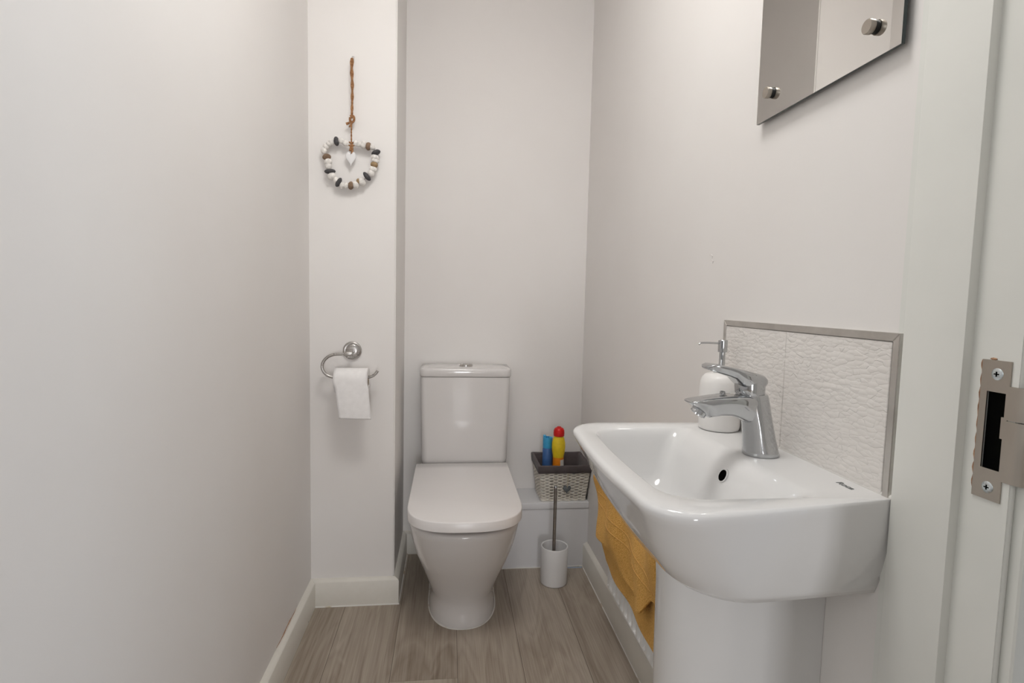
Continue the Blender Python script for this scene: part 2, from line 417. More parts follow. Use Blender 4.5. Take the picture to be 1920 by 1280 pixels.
# strike plate
sp_ = bmesh.new(); PX = B_ - .0016
def pl(y0, y1, z0, z1, b=0): box(sp_, PX, B_ - .0002, y0, y1, z0, z1, bev=b, seg=1)
pl(.4753, .505, SZ1, .9993); pl(.4753, .505, .8543, SZ0); pl(SY1, .505, SZ0, SZ1)
pl(.4753, SY0, SZ0, SZ1); pl(SY0, .4810, SZ0 + .034, SZ0 + .056); 
lip = [(PX, .4753), (PX, .4665), (PX + .0012, .4615), (PX + .0042, .4577), (PX + .0090, .4555), (PX + .0155, .4545)]
lo = [(x + .0012, y + .0010) for x, y in lip]
for z0, z1 in ((.877, .9395), (.9405, .9745)):
    loft(sp_, [[(x, y, z0) for x, y in lip + lo[::-1]], [(x, y, z1) for x, y in lip + lo[::-1]]])
st = obj('strike_plate', sp_, M['nickel'], dr, angle=30); st['label'] = 'satin nickel strike plate with curved lip'
obj('keep_recess_shade', B(B_ + .0015, .584, SY0 - .0005, SY1 + .0005, SZ0 - .0005, SZ1 + .0005), M['shade_black'], st)  # black block paints in the shade of the keep hole
for z, y in ((.9853, .4885), (.8672, .4885)):
    s = bmesh.new()
    lathe(s, (PX, y, z), [(.0062, .0004), (.0062, -.0002), (.0050, -.0009), (.0026, -.0013)], 24, 'x')
    so = obj('screw', s, M['screw'], st)
    s2 = bmesh.new(); box(s2, PX - .00155, PX - .0011, y - .0026, y + .0026, z - .0006, z + .0006); box(s2, PX - .00155, PX - .0011, y - .0006, y + .0006, z - .0026, z + .0026)
    so2 = obj('screw_slot_shade', s2, M['shade_black'], st)  # black cross laid on the head as the slot's shade
s = bmesh.new()
pts = [(B_ - .0003, .5062 + .0006 * math.sin(z * 400), z) for z in [.862 + .0035 * i for i in range(40)]]
tube(s, pts, lambda t: .0005 + .0007 * abs(math.sin(t * 7.3) * math.sin(t * 31)), 6, flat=.5)
tube(s, [(B_ - .0004, .498 - .001 * i, 1.0003 + .0003 * (i % 2)) for i in range(8)], lambda t: .0004 + .0010 * math.sin(PI * t), 6)
obj('chipped_timber', s, M['raw_wood'], dr)

# ------------------------------------------------------------------ splashback
sbk = thing('tiled_splashback', 'white embossed tile splashback with silver metal edging above the basin', 'splashback', (XR, .82, .81))
TX = .550
for y0, y1 in ((.616, .8295), (.8305, 1.0245)):
    obj('wall_tile', B(TX + .0006, XR, y0, y1, .80, 1.008, bev=.0008, seg=1), M['tile'], sbk)
g = bmesh.new(); box(g, TX + .0018, XR, .8295, .8305, .80, 1.008); obj('grout_line', g, M['sealant'], sbk)
y0, y1, zt, tw = .6035, 1.0345, 1.0195, .0105
def trim(poly):
    b = bmesh.new(); prism(b, poly, TX - .0004, XR, 'x')
    bmesh.ops.bevel(b, geom=[e for e in b.edges if all(abs(v.co.x - (TX - .0004)) < 1e-6 for v in e.verts)], offset=.0008, segments=2, affect='EDGES')
    obj('edge_trim', b, M['trim_metal'], sbk)
trim([(y0, zt), (y1, zt), (y1 - tw, zt - tw), (y0 + tw, zt - tw)])
trim([(y0, .80), (y0 + tw, .80), (y0 + tw, zt - tw - .0002), (y0, zt - .0002)])
trim([(y1 - tw, .80), (y1, .80), (y1, zt - .0002), (y1 - tw, zt - tw - .0002)])

# ------------------------------------------------------------------ mirror
mr = thing('wall_mirror', 'frameless mirror panel held off the wall by round metal studs', 'mirror', (XR, .77, 1.365))
MX = .5445
bm = B(MX, MX + .005, .6295, .9445, 1.3730, 2.0)
for f in bm.faces: f.material_index = 0 if f.normal.x < -.5 or f.calc_center_median().x < MX + 1e-5 else 1
obj('mirror_glass', bm, [M['mirror'], M['mirror_edge']], mr, smooth=False)
for y, z in ((.9035, 1.4142), (.6760, 1.4142), (.9035, 1.96), (.6760, 1.96)):
    s = bmesh.new(); lathe(s, (MX, y, z), [(.0088, -.0035), (.0094, -.0042), (.0094, -.0100), (.0086, -.0112)], 36, 'x')
    so = obj('standoff_stud', s, M['nickel'], mr)
    s = bmesh.new(); lathe(s, (MX, y, z), [(.0082, 0), (.0082, -.0035)], 30, 'x'); obj('rubber_washer', s, M['black_rubber'], so)
    s = bmesh.new(); lathe(s, (MX + .005, y, z), [(.009, 0), (.009, XR - MX - .005)], 30, 'x'); obj('wall_spacer', s, M['steel'], so)

# ------------------------------------------------------------------ toilet
tl = thing('toilet', 'white close coupled toilet with closed seat lid and tapered pan', 'toilet', (.057, 1.85, 0))
CX = .057
def dloop(z, hw, yf, yb, ys, n=2.4, N_=30, cx=CX, side=6, rb=0):
    pts = []
    for k in range(side): pts.append((cx + hw, yb + (ys - yb) * k / side, z))
    for k in range(N_ + 1):
        a = PI * k / N_; c, s_ = math.cos(a), math.sin(a)
        pts.append((cx + hw * math.copysign(abs(c) ** (2 / n), c), ys - (ys - yf) * abs(s_) ** (2 / n), z))
    for k in range(1, side + 1): pts.append((cx - hw, ys + (yb - ys) * k / side, z))
    return pts
sec = [(.0, .1135, 1.656, 1.84), (.012, .1135, 1.655, 1.84), (.035, .1095, 1.662, 1.84), (.062, .1065, 1.666, 1.84), (.085, .1085, 1.660, 1.82), (.11, .1145, 1.648, 1.80),
       (.16, .1290, 1.616, 1.78), (.21, .1430, 1.582, 1.75), (.26, .1560, 1.548, 1.72), (.31, .1655, 1.522, 1.70), (.35, .1700, 1.506, 1.68), (.366, .1708, 1.502, 1.67), (.3735, .1690, 1.504, 1.67), (.3765, .1640, 1.511, 1.67), (.3780, .156, 1.522, 1.67)]
bm = bmesh.new(); loft(bm, [dloop(z, hw, yf, 2.195, ys, 2.35) for z, hw, yf, ys in sec])
obj('pan', bm, M['pan_ceramic'], tl, angle=60)
b = dloop(.001, .1145, 1.6545, 2.19, 1.84, 2.35)
obj('sealant_bead', tube(bmesh.new(), b, .0024, 8), M['sealant'], tl)
# seat (thin ring mostly hidden) and wrap-over lid
bm = bmesh.new(); loft(bm, [dloop(.3785, .150, 1.535, 2.035, 1.66, 2.5), dloop(.3925, .150, 1.535, 2.035, 1.66, 2.5)])
obj('seat', bm, M['seat_plastic'], tl)
bm = bmesh.new()
loft(bm, [dloop(.3910, .170, 1.500, 2.048, 1.645, 2.7), dloop(.3900, .1738, 1.4905, 2.05, 1.645, 2.7), dloop(.3912, .1752, 1.4885, 2.05, 1.645, 2.7), dloop(.4168, .1752, 1.4885, 2.05, 1.645, 2.7), dloop(.4192, .1744, 1.4900, 2.0495, 1.645, 2.7), dloop(.4203, .1722, 1.4930, 2.048, 1.645, 2.7)])
obj('lid', bm, M['seat_plastic'], tl, angle=50)
for dx in (-.075, .075):
    bm = bmesh.new(); lathe(bm, (CX + dx - .014, 2.05, .400), [(.009, 0), (.009, .028)], 20, 'x'); obj('hinge', bm, M['chrome'], tl)
def rrect(z, hw, yf, yb, r, n=8, cx=.0665):
    pts = [(cx + hw, yb, z)]
    for k in range(n + 1):
        a = PI / 2 * k / n; pts.append((cx + hw - r + r * math.cos(a), yf + r - r * math.sin(a), z))
    for k in range(n + 1):
        a = PI / 2 * k / n; pts.append((cx - hw + r - r * math.sin(a), yf + r - r * math.cos(a), z))
    pts.append((cx - hw, yb, z)); return pts
bm = bmesh.new()
loft(bm, [rrect(.384, .150, 2.078, 2.195, .03), rrect(.395, .162, 2.064, 2.195, .03), rrect(.43, .1665, 2.060, 2.195, .026), rrect(.60, .1690, 2.056, 2.195, .022), rrect(.752, .1712, 2.053, 2.195, .020)])
obj('cistern', bm, M['pan_ceramic'], tl, angle=50)
bm = bmesh.new()
loft(bm, [rrect(.7525, .168, 2.056, 2.195, .02), rrect(.7535, .1725, 2.0505, 2.197, .022), rrect(.757, .1745, 2.048, 2.198, .023), rrect(.777, .1748, 2.0475, 2.198, .024),
          rrect(.783, .1738, 2.0495, 2.197, .024), rrect(.7865, .170, 2.054, 2.195, .024), rrect(.7885, .150, 2.075, 2.185, .03), rrect(.789, .10, 2.10, 2.17, .03)])
obj('cistern_lid', bm, M['pan_ceramic'], tl, angle=60)
bm = bmesh.new(); lathe(bm, (.068, 2.115, .7885), [(.026, 0), (.026, .0050), (.0245, .0066), (.0225, .0070), (.0222, .0060), (.0215, .0076), (.012, .0086), (.003, .0088)], 40)
fb = obj('flush_button', bm, M['steel'], tl); fb['label'] = 'round chrome flush button'

# ------------------------------------------------------------------ basin
bs = thing('wash_basin', 'white ceramic wash basin on the right wall with mixer tap hole and overflow', 'basin', (.40, .80, .68))
BW = .5572
def bloop(z, xf, hw, r, bow=.004, taper=.012, y0=.800, n=10, m=14, tf=.004):
    """U outline open at the wall: near side, near corner, front, far corner, far side"""
    P = []
    xc = xf + r
    for k in range(m):
        t = k / m; x = BW + (xc - BW) * t; P.append((x, y0 - hw + taper * (1 - t) ** 1.15, z))
    for k in range(n + 1):
        a = PI / 2 * k / n; P.append((xc - r * math.sin(a), y0 - hw + r - r * math.cos(a), z))
    for k in range(1, m):
        t = k / m; y = (y0 - hw + r) + (2 * hw - 2 * r) * t; P.append((xf - bow * math.sin(PI * t), y, z))
    for k in range(n + 1):
        a = PI / 2 * k / n; P.append((xc - r * math.cos(a), y0 + hw - r + r * math.sin(a), z))
    for k in range(1, m + 1):
        t = k / m; x = xc + (BW - xc) * t; P.append((x, y0 + hw - tf * t ** 1.5, z))
    return P
outer = [(.688, .345, .172, .080), (.6785, .325, .183, .080), (.6790, .306, .190, .080), (.690, .293, .1955, .080), (.715, .277, .2045, .078), (.745, .261, .2150, .074), (.772, .249, .2240, .070), (.788, .2405, .2290, .066),
         (.797, .2355, .2322, .064), (.803, .2330, .2335, .064), (.808, .2335, .2330, .063), (.8115, .2370, .2300, .061), (.8125, .2425, .2255, .058)]
bm = bmesh.new()
wn = [(.6785, .622), (.70, .614), (.73, .605), (.76, .6015), (.80, .6005), (.82, .6005)]
def wally(z):
    for (a, va), (b, vb) in zip(wn, wn[1:]):
        if z <= b: return va + (vb - va) * max(0, (z - a) / (b - a))
    return wn[-1][1]
loops = [bloop(*o, bow=.007 if i > 4 else .004, taper=max(0, wally(o[0]) - (.800 - o[2]) + (.002 if i < 2 else 0))) for i, o in enumerate(outer)]
rows = loft(bm, loops, False, False, closed=False)
# inner bowl as closed rounded rectangles; the rim and deck are bridged from the outer U to the bowl mouth
def mouth(z, x0, x1, yn, yf_, r, r2=None, n=10, m=14):
    r2 = r if r2 is None else r2; P = []
    for k in range(m):
        t = k / m; P.append((x1 - r2 + ((x0 + r) - (x1 - r2)) * t, yn, z))
    for k in range(n + 1):
        a = PI / 2 * k / n; P.append((x0 + r - r * math.sin(a), yn + r - r * math.cos(a), z))
    for k in range(1, m):
        t = k / m; P.append((x0 - .004 * math.sin(PI * t), yn + r + (yf_ - yn - 2 * r) * t, z))
    for k in range(n + 1):
        a = PI / 2 * k / n; P.append((x0 + r - r * math.cos(a), yf_ - r + r * math.sin(a), z))
    for k in range(1, m + 1):
        t = k / m; P.append((x0 + r + ((x1 - r2) - (x0 + r)) * t, yf_, z))
    # back edge of the bowl, far to near
    for k in range(1, n + 1):
        a = PI / 2 * k / n; P.append((x1 - r2 + r2 * math.sin(a), yf_ - r2 + r2 * math.cos(a), z))
    for k in range(1, m):
        t = k / m; P.append((x1, yf_ - r2 + (yn - yf_ + 2 * r2) * t, z))
    for k in range(n):
        a = PI / 2 * k / n; P.append((x1 - r2 + r2 * math.cos(a), yn + r2 - r2 * math.sin(a), z))
    return P
bowl = [(.8122, .2640, .4680, .6120, .9880, .058, .020), (.8105, .2672, .4590, .6150, .9850, .056, .023), (.8060, .2705, .4495, .6185, .9815, .055, .025), (.7960, .2740, .4390, .6230, .9770, .054, .027),
        (.770, .281, .4230, .632, .968, .052, .028), (.735, .293, .4100, .645, .955, .050, .030), (.714, .305, .3980, .660, .940, .048, .032), (.704, .322, .385, .682, .918, .042, .030), (.6995, .342, .366, .730, .870, .012, .012)]
BL = [[bm.verts.new(p) for p in mouth(*b_)] for b_ in bowl]
n = len(BL[0])
for a, b in zip(BL, BL[1:]):
    for i in range(n):
        j = (i + 1) % n; bm.faces.new((a[i], a[j], b[j], b[i]))
bm.faces.new(BL[-1])
U = rows[-1]; nu = len(U)
for i in range(nu - 1): bm.faces.new((U[i], U[i + 1], BL[0][i + 1], BL[0][i]))
# deck behind the bowl: wall edge points matching the remaining mouth points
rest = [BL[0][i] for i in range(nu - 1, n)] + [BL[0][0]]
k = len(rest); wy0, wy1 = U[-1].co.y, U[0].co.y
wallv = [U[-1]] + [bm.verts.new((BW, wy0 + (wy1 - wy0) * i / (k - 1), .8125)) for i in range(1, k - 1)] + [U[0]]
for i in range(k - 1): bm.faces.new((wallv[i], wallv[i + 1], rest[i + 1], rest[i]))
bm.faces.new(rows[0][::-1])
body = obj('basin_body', bm, M['ceramic'], bs, angle=75)
# overflow hole and waste
ov = bmesh.new(); c = Vector((.4295, .7860, .7830)); nrm = Vector((-.90, 0, .43)).normalized(); t1 = Vector((0, 1, 0)); t2 = nrm.cross(t1)
def ring(r, d): return [c + nrm * d + r * (math.cos(2 * PI * i / 28) * t1 + math.sin(2 * PI * i / 28) * t2) for i in range(28)]
loft(ov, [ring(.0115, -.004), ring(.0118, .0012), ring(.0105, .0018), ring(.0092, .0010), ring(.0086, -.002)], False, False)
oo = obj('overflow_rim', ov, M['ceramic'], bs)
ov = bmesh.new(); loft(ov, [ring(.0093, -.004), ring(.0093, .0012)]); obj('overflow_hole_shade', ov, M['shade_black'], oo)  # black disc stands in for the shaded inside of the opening
wv = bmesh.new(); lathe(wv, (.354, .80, .700), [(.020, 0), (.020, .002), (.018, .0035), (.004, .006)], 32); obj('waste_plug', wv, M['chrome'], bs)
# printed mark on the rim by the wall
cu = bpy.data.curves.new('mark', 'FONT'); cu.body = 'Roca'; cu.size = .0125; cu.extrude = .00008; cu.align_x = 'CENTER'; cu.align_y = 'CENTER'; cu.offset = .0003
to = bpy.data.objects.new('mark', cu); C.objects.link(to)
dg = bpy.context.evaluated_depsgraph_get(); dg.update()
me = bpy.data.meshes.new_from_object(to.evaluated_get(dg)); bpy.data.objects.remove(to)
me.transform(Matrix.Rotation(-PI / 2, 4, 'Z') @ Matrix.Diagonal((1.15, 1, 1, 1)))
me.materials.clear(); me.materials.append(M['print_grey'])
lg = bpy.data.objects.new('printed_mark', me); C.objects.link(lg); lg.parent = bs
lg.location = Vector((.5290, .6500, .81275)) - bs.location; lg['label'] = 'small grey lettering printed on the rim'
sb_ = bmesh.new(); tube(sb_, [(BW - .003, .584, .8135), (BW - .003, 1.016, .8135)], .0038, 8); obj('sealant_bead', sb_, M['sealant'], bs)

# pedestal under the basin (full height, U shaped, open to the wall)
pd = bmesh.new()
def ploop(z, xf, hw, bx=.5570):
    P = [(bx, .80 - hw, z)]
    for k in range(1, 6): P.append((bx + (xf + hw * 1.15 - bx) * k / 6, .80 - hw, z))
    for k in range(33):
        a = PI * k / 32; c_, s_ = math.cos(a), math.sin(a); e = 2 / 2.25
        P.append((xf + hw * 1.15 - hw * 1.15 * abs(s_) ** e, .80 - hw * math.copysign(abs(c_) ** e, c_), z))
    for k in range(5, 0, -1): P.append((bx + (xf + hw * 1.15 - bx) * k / 6, .80 + hw, z))
    P.append((bx, .80 + hw, z)); return P
loft(pd, [ploop(0, .340, .098, .539), ploop(.02, .342, .096, .539), ploop(.10, .345, .093, .539), ploop(.101, .345, .093), ploop(.35, .345, .0915), ploop(.60, .342, .0915), ploop(.665, .338, .094), ploop(.6780, .338, .094)])
po = obj('basin_pedestal', pd, M['ceramic'], None, angle=60)
tag(po, 'white ceramic pedestal standing on the floor under the wash basin', 'pedestal')

# ------------------------------------------------------------------ tap
tp = thing('mixer_tap', 'chrome single lever mixer tap on the basin deck', 'tap', (.4975, .80, .8125))
def sl(c, rx, ry, z, n=36, e=2.0, tz=0):
    P = []
    for i in range(n):
        a = 2 * PI * i / n; u = math.copysign(abs(math.cos(a)) ** (2 / e), math.cos(a)); v = math.copysign(abs(math.sin(a)) ** (2 / e), math.sin(a))
        P.append((c + rx * u, .80 + ry * v, z + tz * u))
    return P
bm = bmesh.new()
loft(bm, [sl(.4985, .0275, .0262, .8128), sl(.4985, .0282, .0270, .8150), sl(.4975, .0272, .0262, .8200), sl(.4940, .0252, .0240, .8400), sl(.4905, .0238, .0228, .8600), sl(.4860, .0236, .0226, .8800), sl(.4815, .0242, .0228, .8980), sl(.4790, .0240, .0224, .9080, tz=.0004), sl(.4785, .0225, .0210, .9105, tz=.0004), sl(.4785, .019, .018, .9110)])
obj('tap_body', bm, M['chrome'], tp, angle=50)
def sx_(x, zt, zb, hw, n=28, e=3.2, tw=1.0):
    P = []; zc, hz = (zt + zb) / 2, (zt - zb) / 2
    for i in range(n):
        a = 2 * PI * i / n; u = math.copysign(abs(math.cos(a)) ** (2 / e), math.cos(a)); v = math.copysign(abs(math.sin(a)) ** (2 / e), math.sin(a))
        P.append((x, .80 + hw * u * (1 + .18 * v), zc + hz * v))
    return P
bm = bmesh.new()
loft(bm, [sx_(.480, .9095, .864, .0205, e=4), sx_(.466, .9095, .866, .0212, e=4.5), sx_(.452, .9095, .8735, .0208, e=5), sx_(.440, .9090, .8768, .0200, e=5), sx_(.425, .9080, .8768, .0192, e=5), sx_(.412, .9067, .8750, .0185, e=5), sx_(.4045, .9057, .8735, .0180, e=4.5), sx_(.397, .9047, .8788, .0175, e=4), sx_(.389, .9035, .8850, .0170, e=4), sx_(.380, .9018, .8912, .0160, e=4), sx_(.3745, .9003, .8950, .0145, e=3.5), sx_(.3718, .8988, .8968, .0120, e=2)])
obj('spout', bm, M['chrome'], tp, angle=45)
bm = bmesh.new(); ax = Vector((-.60, 0, -.80)).normalized(); c0 = Vector((.3955, .80, .8870)); e1 = Vector((0, 1, 0)); e2 = ax.cross(e1)
def rg(r, d): return [c0 + ax * d + r * (math.cos(2 * PI * i / 28) * e1 + math.sin(2 * PI * i / 28) * e2) for i in range(28)]
loft(bm, [rg(.0118, -.002), rg(.0118, .004), rg(.0126, .0045), rg(.0126, .0105), rg(.0118, .0115), rg(.0100, .0115), rg(.0096, .0090)])
ae = obj('aerator', bm, M['chrome'], tp)
bm = bmesh.new()
loft(bm, [sl(.4750, .0215, .0205, .9095), sl(.4745, .0228, .0216, .9125), sl(.4740, .0232, .0220, .9200), sl(.4735, .0230, .0218, .9380)])
obj('handle_collar', bm, M['chrome'], tp)
bm = bmesh.new()
loft(bm, [sx_(.3955, .9536, .9512, .006, e=2.4), sx_(.3990, .9562, .9490, .0125, e=4), sx_(.4060, .9578, .9468, .0160, e=6), sx_(.4180, .9570, .9432, .0182, e=6), sx_(.4320, .9545, .9392, .0196, e=6), sx_(.4430, .9524, .9350, .0206, e=5), sx_(.4505, .9509, .9270, .0222, e=4),
          sx_(.4580, .9494, .9205, .0226, e=3.4), sx_(.4700, .9468, .9180, .0226, e=3), sx_(.4820, .9438, .9180, .0215, e=2.8), sx_(.4900, .9412, .9190, .0190, e=2.6), sx_(.4955, .9375, .9215, .0140, e=2.4), sx_(.4985, .9330, .9250, .006, e=2)])
obj('lever', bm, M['chrome'], tp, angle=38)
bm = bmesh.new(); lathe(bm, (.4290, .80, .9070), [(.0018, 0), (.0018, .002), (.0040, .003), (.0042, .0065), (.0032, .0075)], 20)
obj('waste_knob', bm, M['chrome'], tp)

# ------------------------------------------------------------------ soap dispenser
sd = thing('soap_dispenser', 'white rounded soap dispenser with chrome pump behind the tap', 'soap dispenser', (.517, .972, .8128))
c = (.517, .972, .8128)
bm = bmesh.new(); lathe(bm, c, [(.0335, 0), (.0362, .0012), (.0376, .006), (.0382, .02), (.0385, .05), (.0382, .078), (.0372, .090), (.0345, .0985), (.029, .1045), (.020, .1075), (.012, .1085)], 48)
obj('bottle', bm, M['dispenser'], sd, angle=60)
bm = bmesh.new(); lathe(bm, c, [(.0150, .1080), (.0150, .1185), (.0142, .1192), (.0060, .1192), (.0056, .1200), (.0056, .1330), (.0054, .1335)], 30)
obj('pump_collar', bm, M['chrome'], sd)
bm = bmesh.new(); lathe(bm, c, [(.0054, .133), (.0054, .147), (.0082, .1475), (.0086, .1515), (.0086, .1695), (.0078, .1705)], 28)
obj('pump_head', bm, M['chrome'], sd)
bm = bmesh.new(); tube(bm, [(.517 - .004, .972, .8128 + .164), (.517 - .030, .972, .8128 + .1648), (.517 - .044, .972, .8128 + .1645), (.517 - .0475, .972, .8128 + .1615)], .0018, 12)
obj('pump_nozzle', bm, M['chrome'], sd)

# ------------------------------------------------------------------ radiator
rd = thing('panel_radiator', 'white ribbed panel radiator low on the right wall beyond the pedestal', 'radiator', (.51, 1.25, .21))
bm = bmesh.new()
ry0, ry1, rz0, rz1 = 1.00, 1.50, .206, .600
npt = 240; front = []
for i in range(npt + 1):
    y = ry0 + (ry1 - ry0) * i / npt; ph = ((y - ry0) / .0333) % 1
    d = .0105 * max(0, min(1, (abs(ph - .5) - .17) / .12))
    front.append((y, d))
def prow(z, k): return [(.4760 + d * k + (0.0), y, z) for y, d in front]
zr = [(rz0, 0, .006), (rz0 + .003, 0, .002), (rz0 + .006, 0, 0), (rz0 + .010, 0, 0), (rz0 + .018, 1, 0), (rz1 - .034, 1, 0), (rz1 - .022, 0, 0), (rz1, 0, 0)]
vr = [[bm.verts.new((.4760 + d * k + o_, y, z)) for y, d in front] for z, k, o_ in zr]
for a, b in zip(vr, vr[1:]):
    for i in range(npt): bm.faces.new((a[i], a[i + 1], b[i + 1], b[i]))
box(bm, .484, .490, ry0, ry1, rz0 + .002, rz1)
box(bm, .515, .520, ry0, ry1, rz0 + .002, rz1)
obj('radiator_panel', bm, M['radiator'], rd, angle=30)
obj('end_cover', B(.477, .521, ry1 - .001, ry1 + .003, rz0 + .01, rz1, bev=.001, seg=1), M['radiator'], rd)
for y in (1.12, 1.40): obj('wall_bracket', B(.520, XR - .0005, y - .015, y + .015, .30, .56), M['radiator'], rd)

# ------------------------------------------------------------------ towel
tw_ = thing('hand_towel', 'mustard yellow terry towel hanging over the radiator below the basin', 'towel', (.46, 1.33, .61))
def interp(tab, x):
    if x <= tab[0][0]: return tab[0][1]
    for (a, va), (b, vb) in zip(tab, tab[1:]):
        if x <= b:
            t = (x - a) / (b - a); t = t * t * (3 - 2 * t); return va + (vb - va) * t
    return tab[-1][1]
def towel_layer(bottom, xoff, yfar, ynear=1.02, amp=1.0, th=.006, ztop=.606, seed=0, over=True):
    bm = bmesh.new(); NS, NT = 70, 60; grid = []
    for i in range(NS + 1):
        s = i / NS; col = []
        for j in range(NT + 1):
            t = j / NT
            yf_ = interp(yfar, t); y = yf_ + (ynear - yf_) * s
            zb = interp(bottom, y); z = ztop + (zb - ztop) * t
            fold = amp * (.010 * math.sin((y - 1.1) * 21 + z * 9 + seed) + .007 * math.sin(y * 37 - z * 22 + seed * 2) + .005 * math.sin(z * 31 + y * 8))
            fold *= min(1, t * 3 + .1)
            curl = .010 * max(0, 1 - s * 9) ** 2
            x = xoff + .9 * fold + curl
            col.append(Vector((x, y, z)))
        grid.append(col)
    if over:
        for i, col in enumerate(grid):
            top = col[0]; ex = []
            for k in range(1, 9):
                a = PI * k / 8; ex.append(Vector((top.x + (.508 - top.x) / 2 * (1 - math.cos(a)) , top.y, .606 + .012 * math.sin(a))))
            for k in range(1, 6): ex.append(Vector((.5085, top.y, .606 - .03 * k)))
            grid[i] = ex[::-1] + col
    V_ = [[bm.verts.new(p) for p in col] for col in grid]
    for a, b in zip(V_, V_[1:]):
        for i in range(len(a) - 1): bm.faces.new((a[i], a[i + 1], b[i + 1], b[i]))
    return bm
far_f = [(0, 1.595), (.10, 1.585), (.22, 1.575), (.45, 1.615), (.65, 1.610), (.85, 1.585), (1, 1.555)]
bot_f = [(1.00, .40), (1.10, .395), (1.15, .338), (1.22, .332), (1.30, .334), (1.36, .350), (1.44, .366), (1.60, .356)]
bm = towel_layer(bot_f, .452, far_f, seed=.6)
f1 = obj('front_layer', bm, M['towel'], tw_, angle=80)
bot_b = [(1.0, .272), (1.15, .272), (1.42, .283), (1.50, .290), (1.58, .31)]
far_b = [(0, 1.57), (.5, 1.60), (.75, 1.605), (.9, 1.585), (1, 1.53)]
bm = towel_layer(bot_b, .4665, far_b, amp=.35, seed=2.0, over=False, ztop=.60)
f2 = obj('back_layer', bm, M['towel'], tw_, angle=80)
for o in (f1, f2):
    md = o.modifiers.new('thick', 'SOLIDIFY'); md.thickness = .006; md.offset = 0
    md = o.modifiers.new('sub', 'SUBSURF'); md.levels = 1; md.render_levels = 1
# flat woven stripes on the front layer
def towel_x(y, z, seed=.6):
    t = 1
    return .452 + .9 * (.010 * math.sin((y - 1.1) * 21 + z * 9 + seed) + .007 * math.sin(y * 37 - z * 22 + seed * 2) + .005 * math.sin(z * 31 + y * 8))
for za, hw_ in ((.480, .0011), (.452, .0011)):
    bm = bmesh.new(); rowsb = []
    for i in range(61):
        y = 1.598 - i * .0085; zc_ = za + .0 * y + (-.035) * (1.6 - y) / .5
        rowsb.append([bm.verts.new((towel_x(y, zc_ + d * hw_) - .0036 + (.010 * max(0, 1 - i / 60 * 9) ** 2), y, zc_ + d * hw_)) for d in (-1, 0, 1)])
    for a, b in zip(rowsb, rowsb[1:]):
        for i in range(2): bm.faces.new((a[i], a[i + 1], b[i + 1], b[i]))
    o = obj('woven_band', bm, M['towel_band'], tw_, angle=80)
    md = o.modifiers.new('thick', 'SOLIDIFY'); md.thickness = .0012; md.offset = 0

# ------------------------------------------------------------------ toilet roll and its holder
rh = thing('toilet_roll_holder', 'chrome open ring toilet roll holder fixed to the wall column', 'toilet roll holder', (-.317, YC, .873))
cr = Vector((-.3165, YC, .8715))
bm = bmesh.new(); lathe(bm, cr, [(.0300, 0), (.0305, -.004), (.0295, -.0065), (.0262, -.008), (.0255, -.0058), (.0215, -.0052), (.0205, -.009), (.0180, -.0105), (.010, -.011)], 44, 'y')
obj('rosette', bm, M['steel'], rh, angle=30)
YR = 1.785
bm = bmesh.new(); tube(bm, smooth_path([(cr.x, YC - .009, cr.z), (cr.x, YR + .018, cr.z), (cr.x - .001, YR + .006, cr.z - .003), (cr.x - .008, YR, cr.z - .006)], 5), .0062, 16)
obj('stem', bm, M['steel'], rh)
bm = bmesh.new(); lathe(bm, (-.334, YR, .8645), [(.0078, 0), (.0082, .001), (.0082, .024), (.0074, .0255)], 28, 'x')
obj('end_sleeve', bm, M['steel'], rh)
pts = [(-.318, YR, .8640), (-.345, YR, .8640), (-.366, YR, .8625), (-.385, YR, .8545), (-.3985, YR, .8400), (-.4030, YR, .8235), (-.3985, YR, .8080), (-.3870, YR, .7955), (-.370, YR, .7895), (-.345, YR, .7885), (-.270, YR, .7885), (-.250, YR, .7915), (-.238, YR, .7985), (-.2305, YR, .8080), (-.2285, YR, .8110)]
bm = bmesh.new(); tube(bm, smooth_path(pts, 6), .0048, 16); obj('ring_arm', bm, M['steel'], rh)
rl = thing('toilet_roll', 'white toilet roll with loose sheet hanging from the chrome holder', 'toilet roll', (-.3105, YR, .7825))
x0, x1, rz, rr = -.3625, -.2570, .7790, .0395
bm = bmesh.new()
lathe(bm, (x0, YR, rz), [(.0185, 0), (.0375, 0), (rr, .0015), (rr, x1 - x0 - .0015), (.0375, x1 - x0), (.0185, x1 - x0), (.0185, 0)], 56, 'x', False, False)
obj('paper_roll', bm, M['tissue'], rl)
bm = bmesh.new(); lathe(bm, (x0 + .0015, YR, rz), [(.0165, 0), (.0184, 0), (.0184, x1 - x0 - .003), (.0165, x1 - x0 - .003), (.0165, 0)], 40, 'x', False, False)
obj('cardboard_core', bm, M['tissue_core'], rl)
# hanging sheet
bm = bmesh.new(); G = []
for j in range(34):
    t = j / 33
    if t < .25:
        a = t / .25 * (PI / 2); dy, z = -(rr + .0012) * math.sin(a), rz + (rr + .0012) * math.cos(a); sh = 0
    else:
        q = (t - .25) / .75; dy = -(rr + .0012) - .004 * math.sin(q * 2.2); z = rz - .116 * q; sh = .016 * q
    q = max(0, (t - .25) / .75)
    G.append([bm.verts.new((x0 + .001 + sh * .9 + .0135 * min(1, q * 6) * (1 if t > .25 else 0) * .35 + (x1 - x0 - .002 - .004 * q) * i / 12 * 1.0, YR + dy - .0025 * math.sin(i / 12 * PI) * q, z - .003 * (i / 12) * q)) for i in range(13)])
for a, b in zip(G, G[1:]):
    for i in range(12): bm.faces.new((a[i], a[i + 1], b[i + 1], b[i]))
o = obj('loose_sheet', bm, M['tissue'], rl); md = o.modifiers.new('t', 'SOLIDIFY'); md.thickness = .0008; md.offset = 0

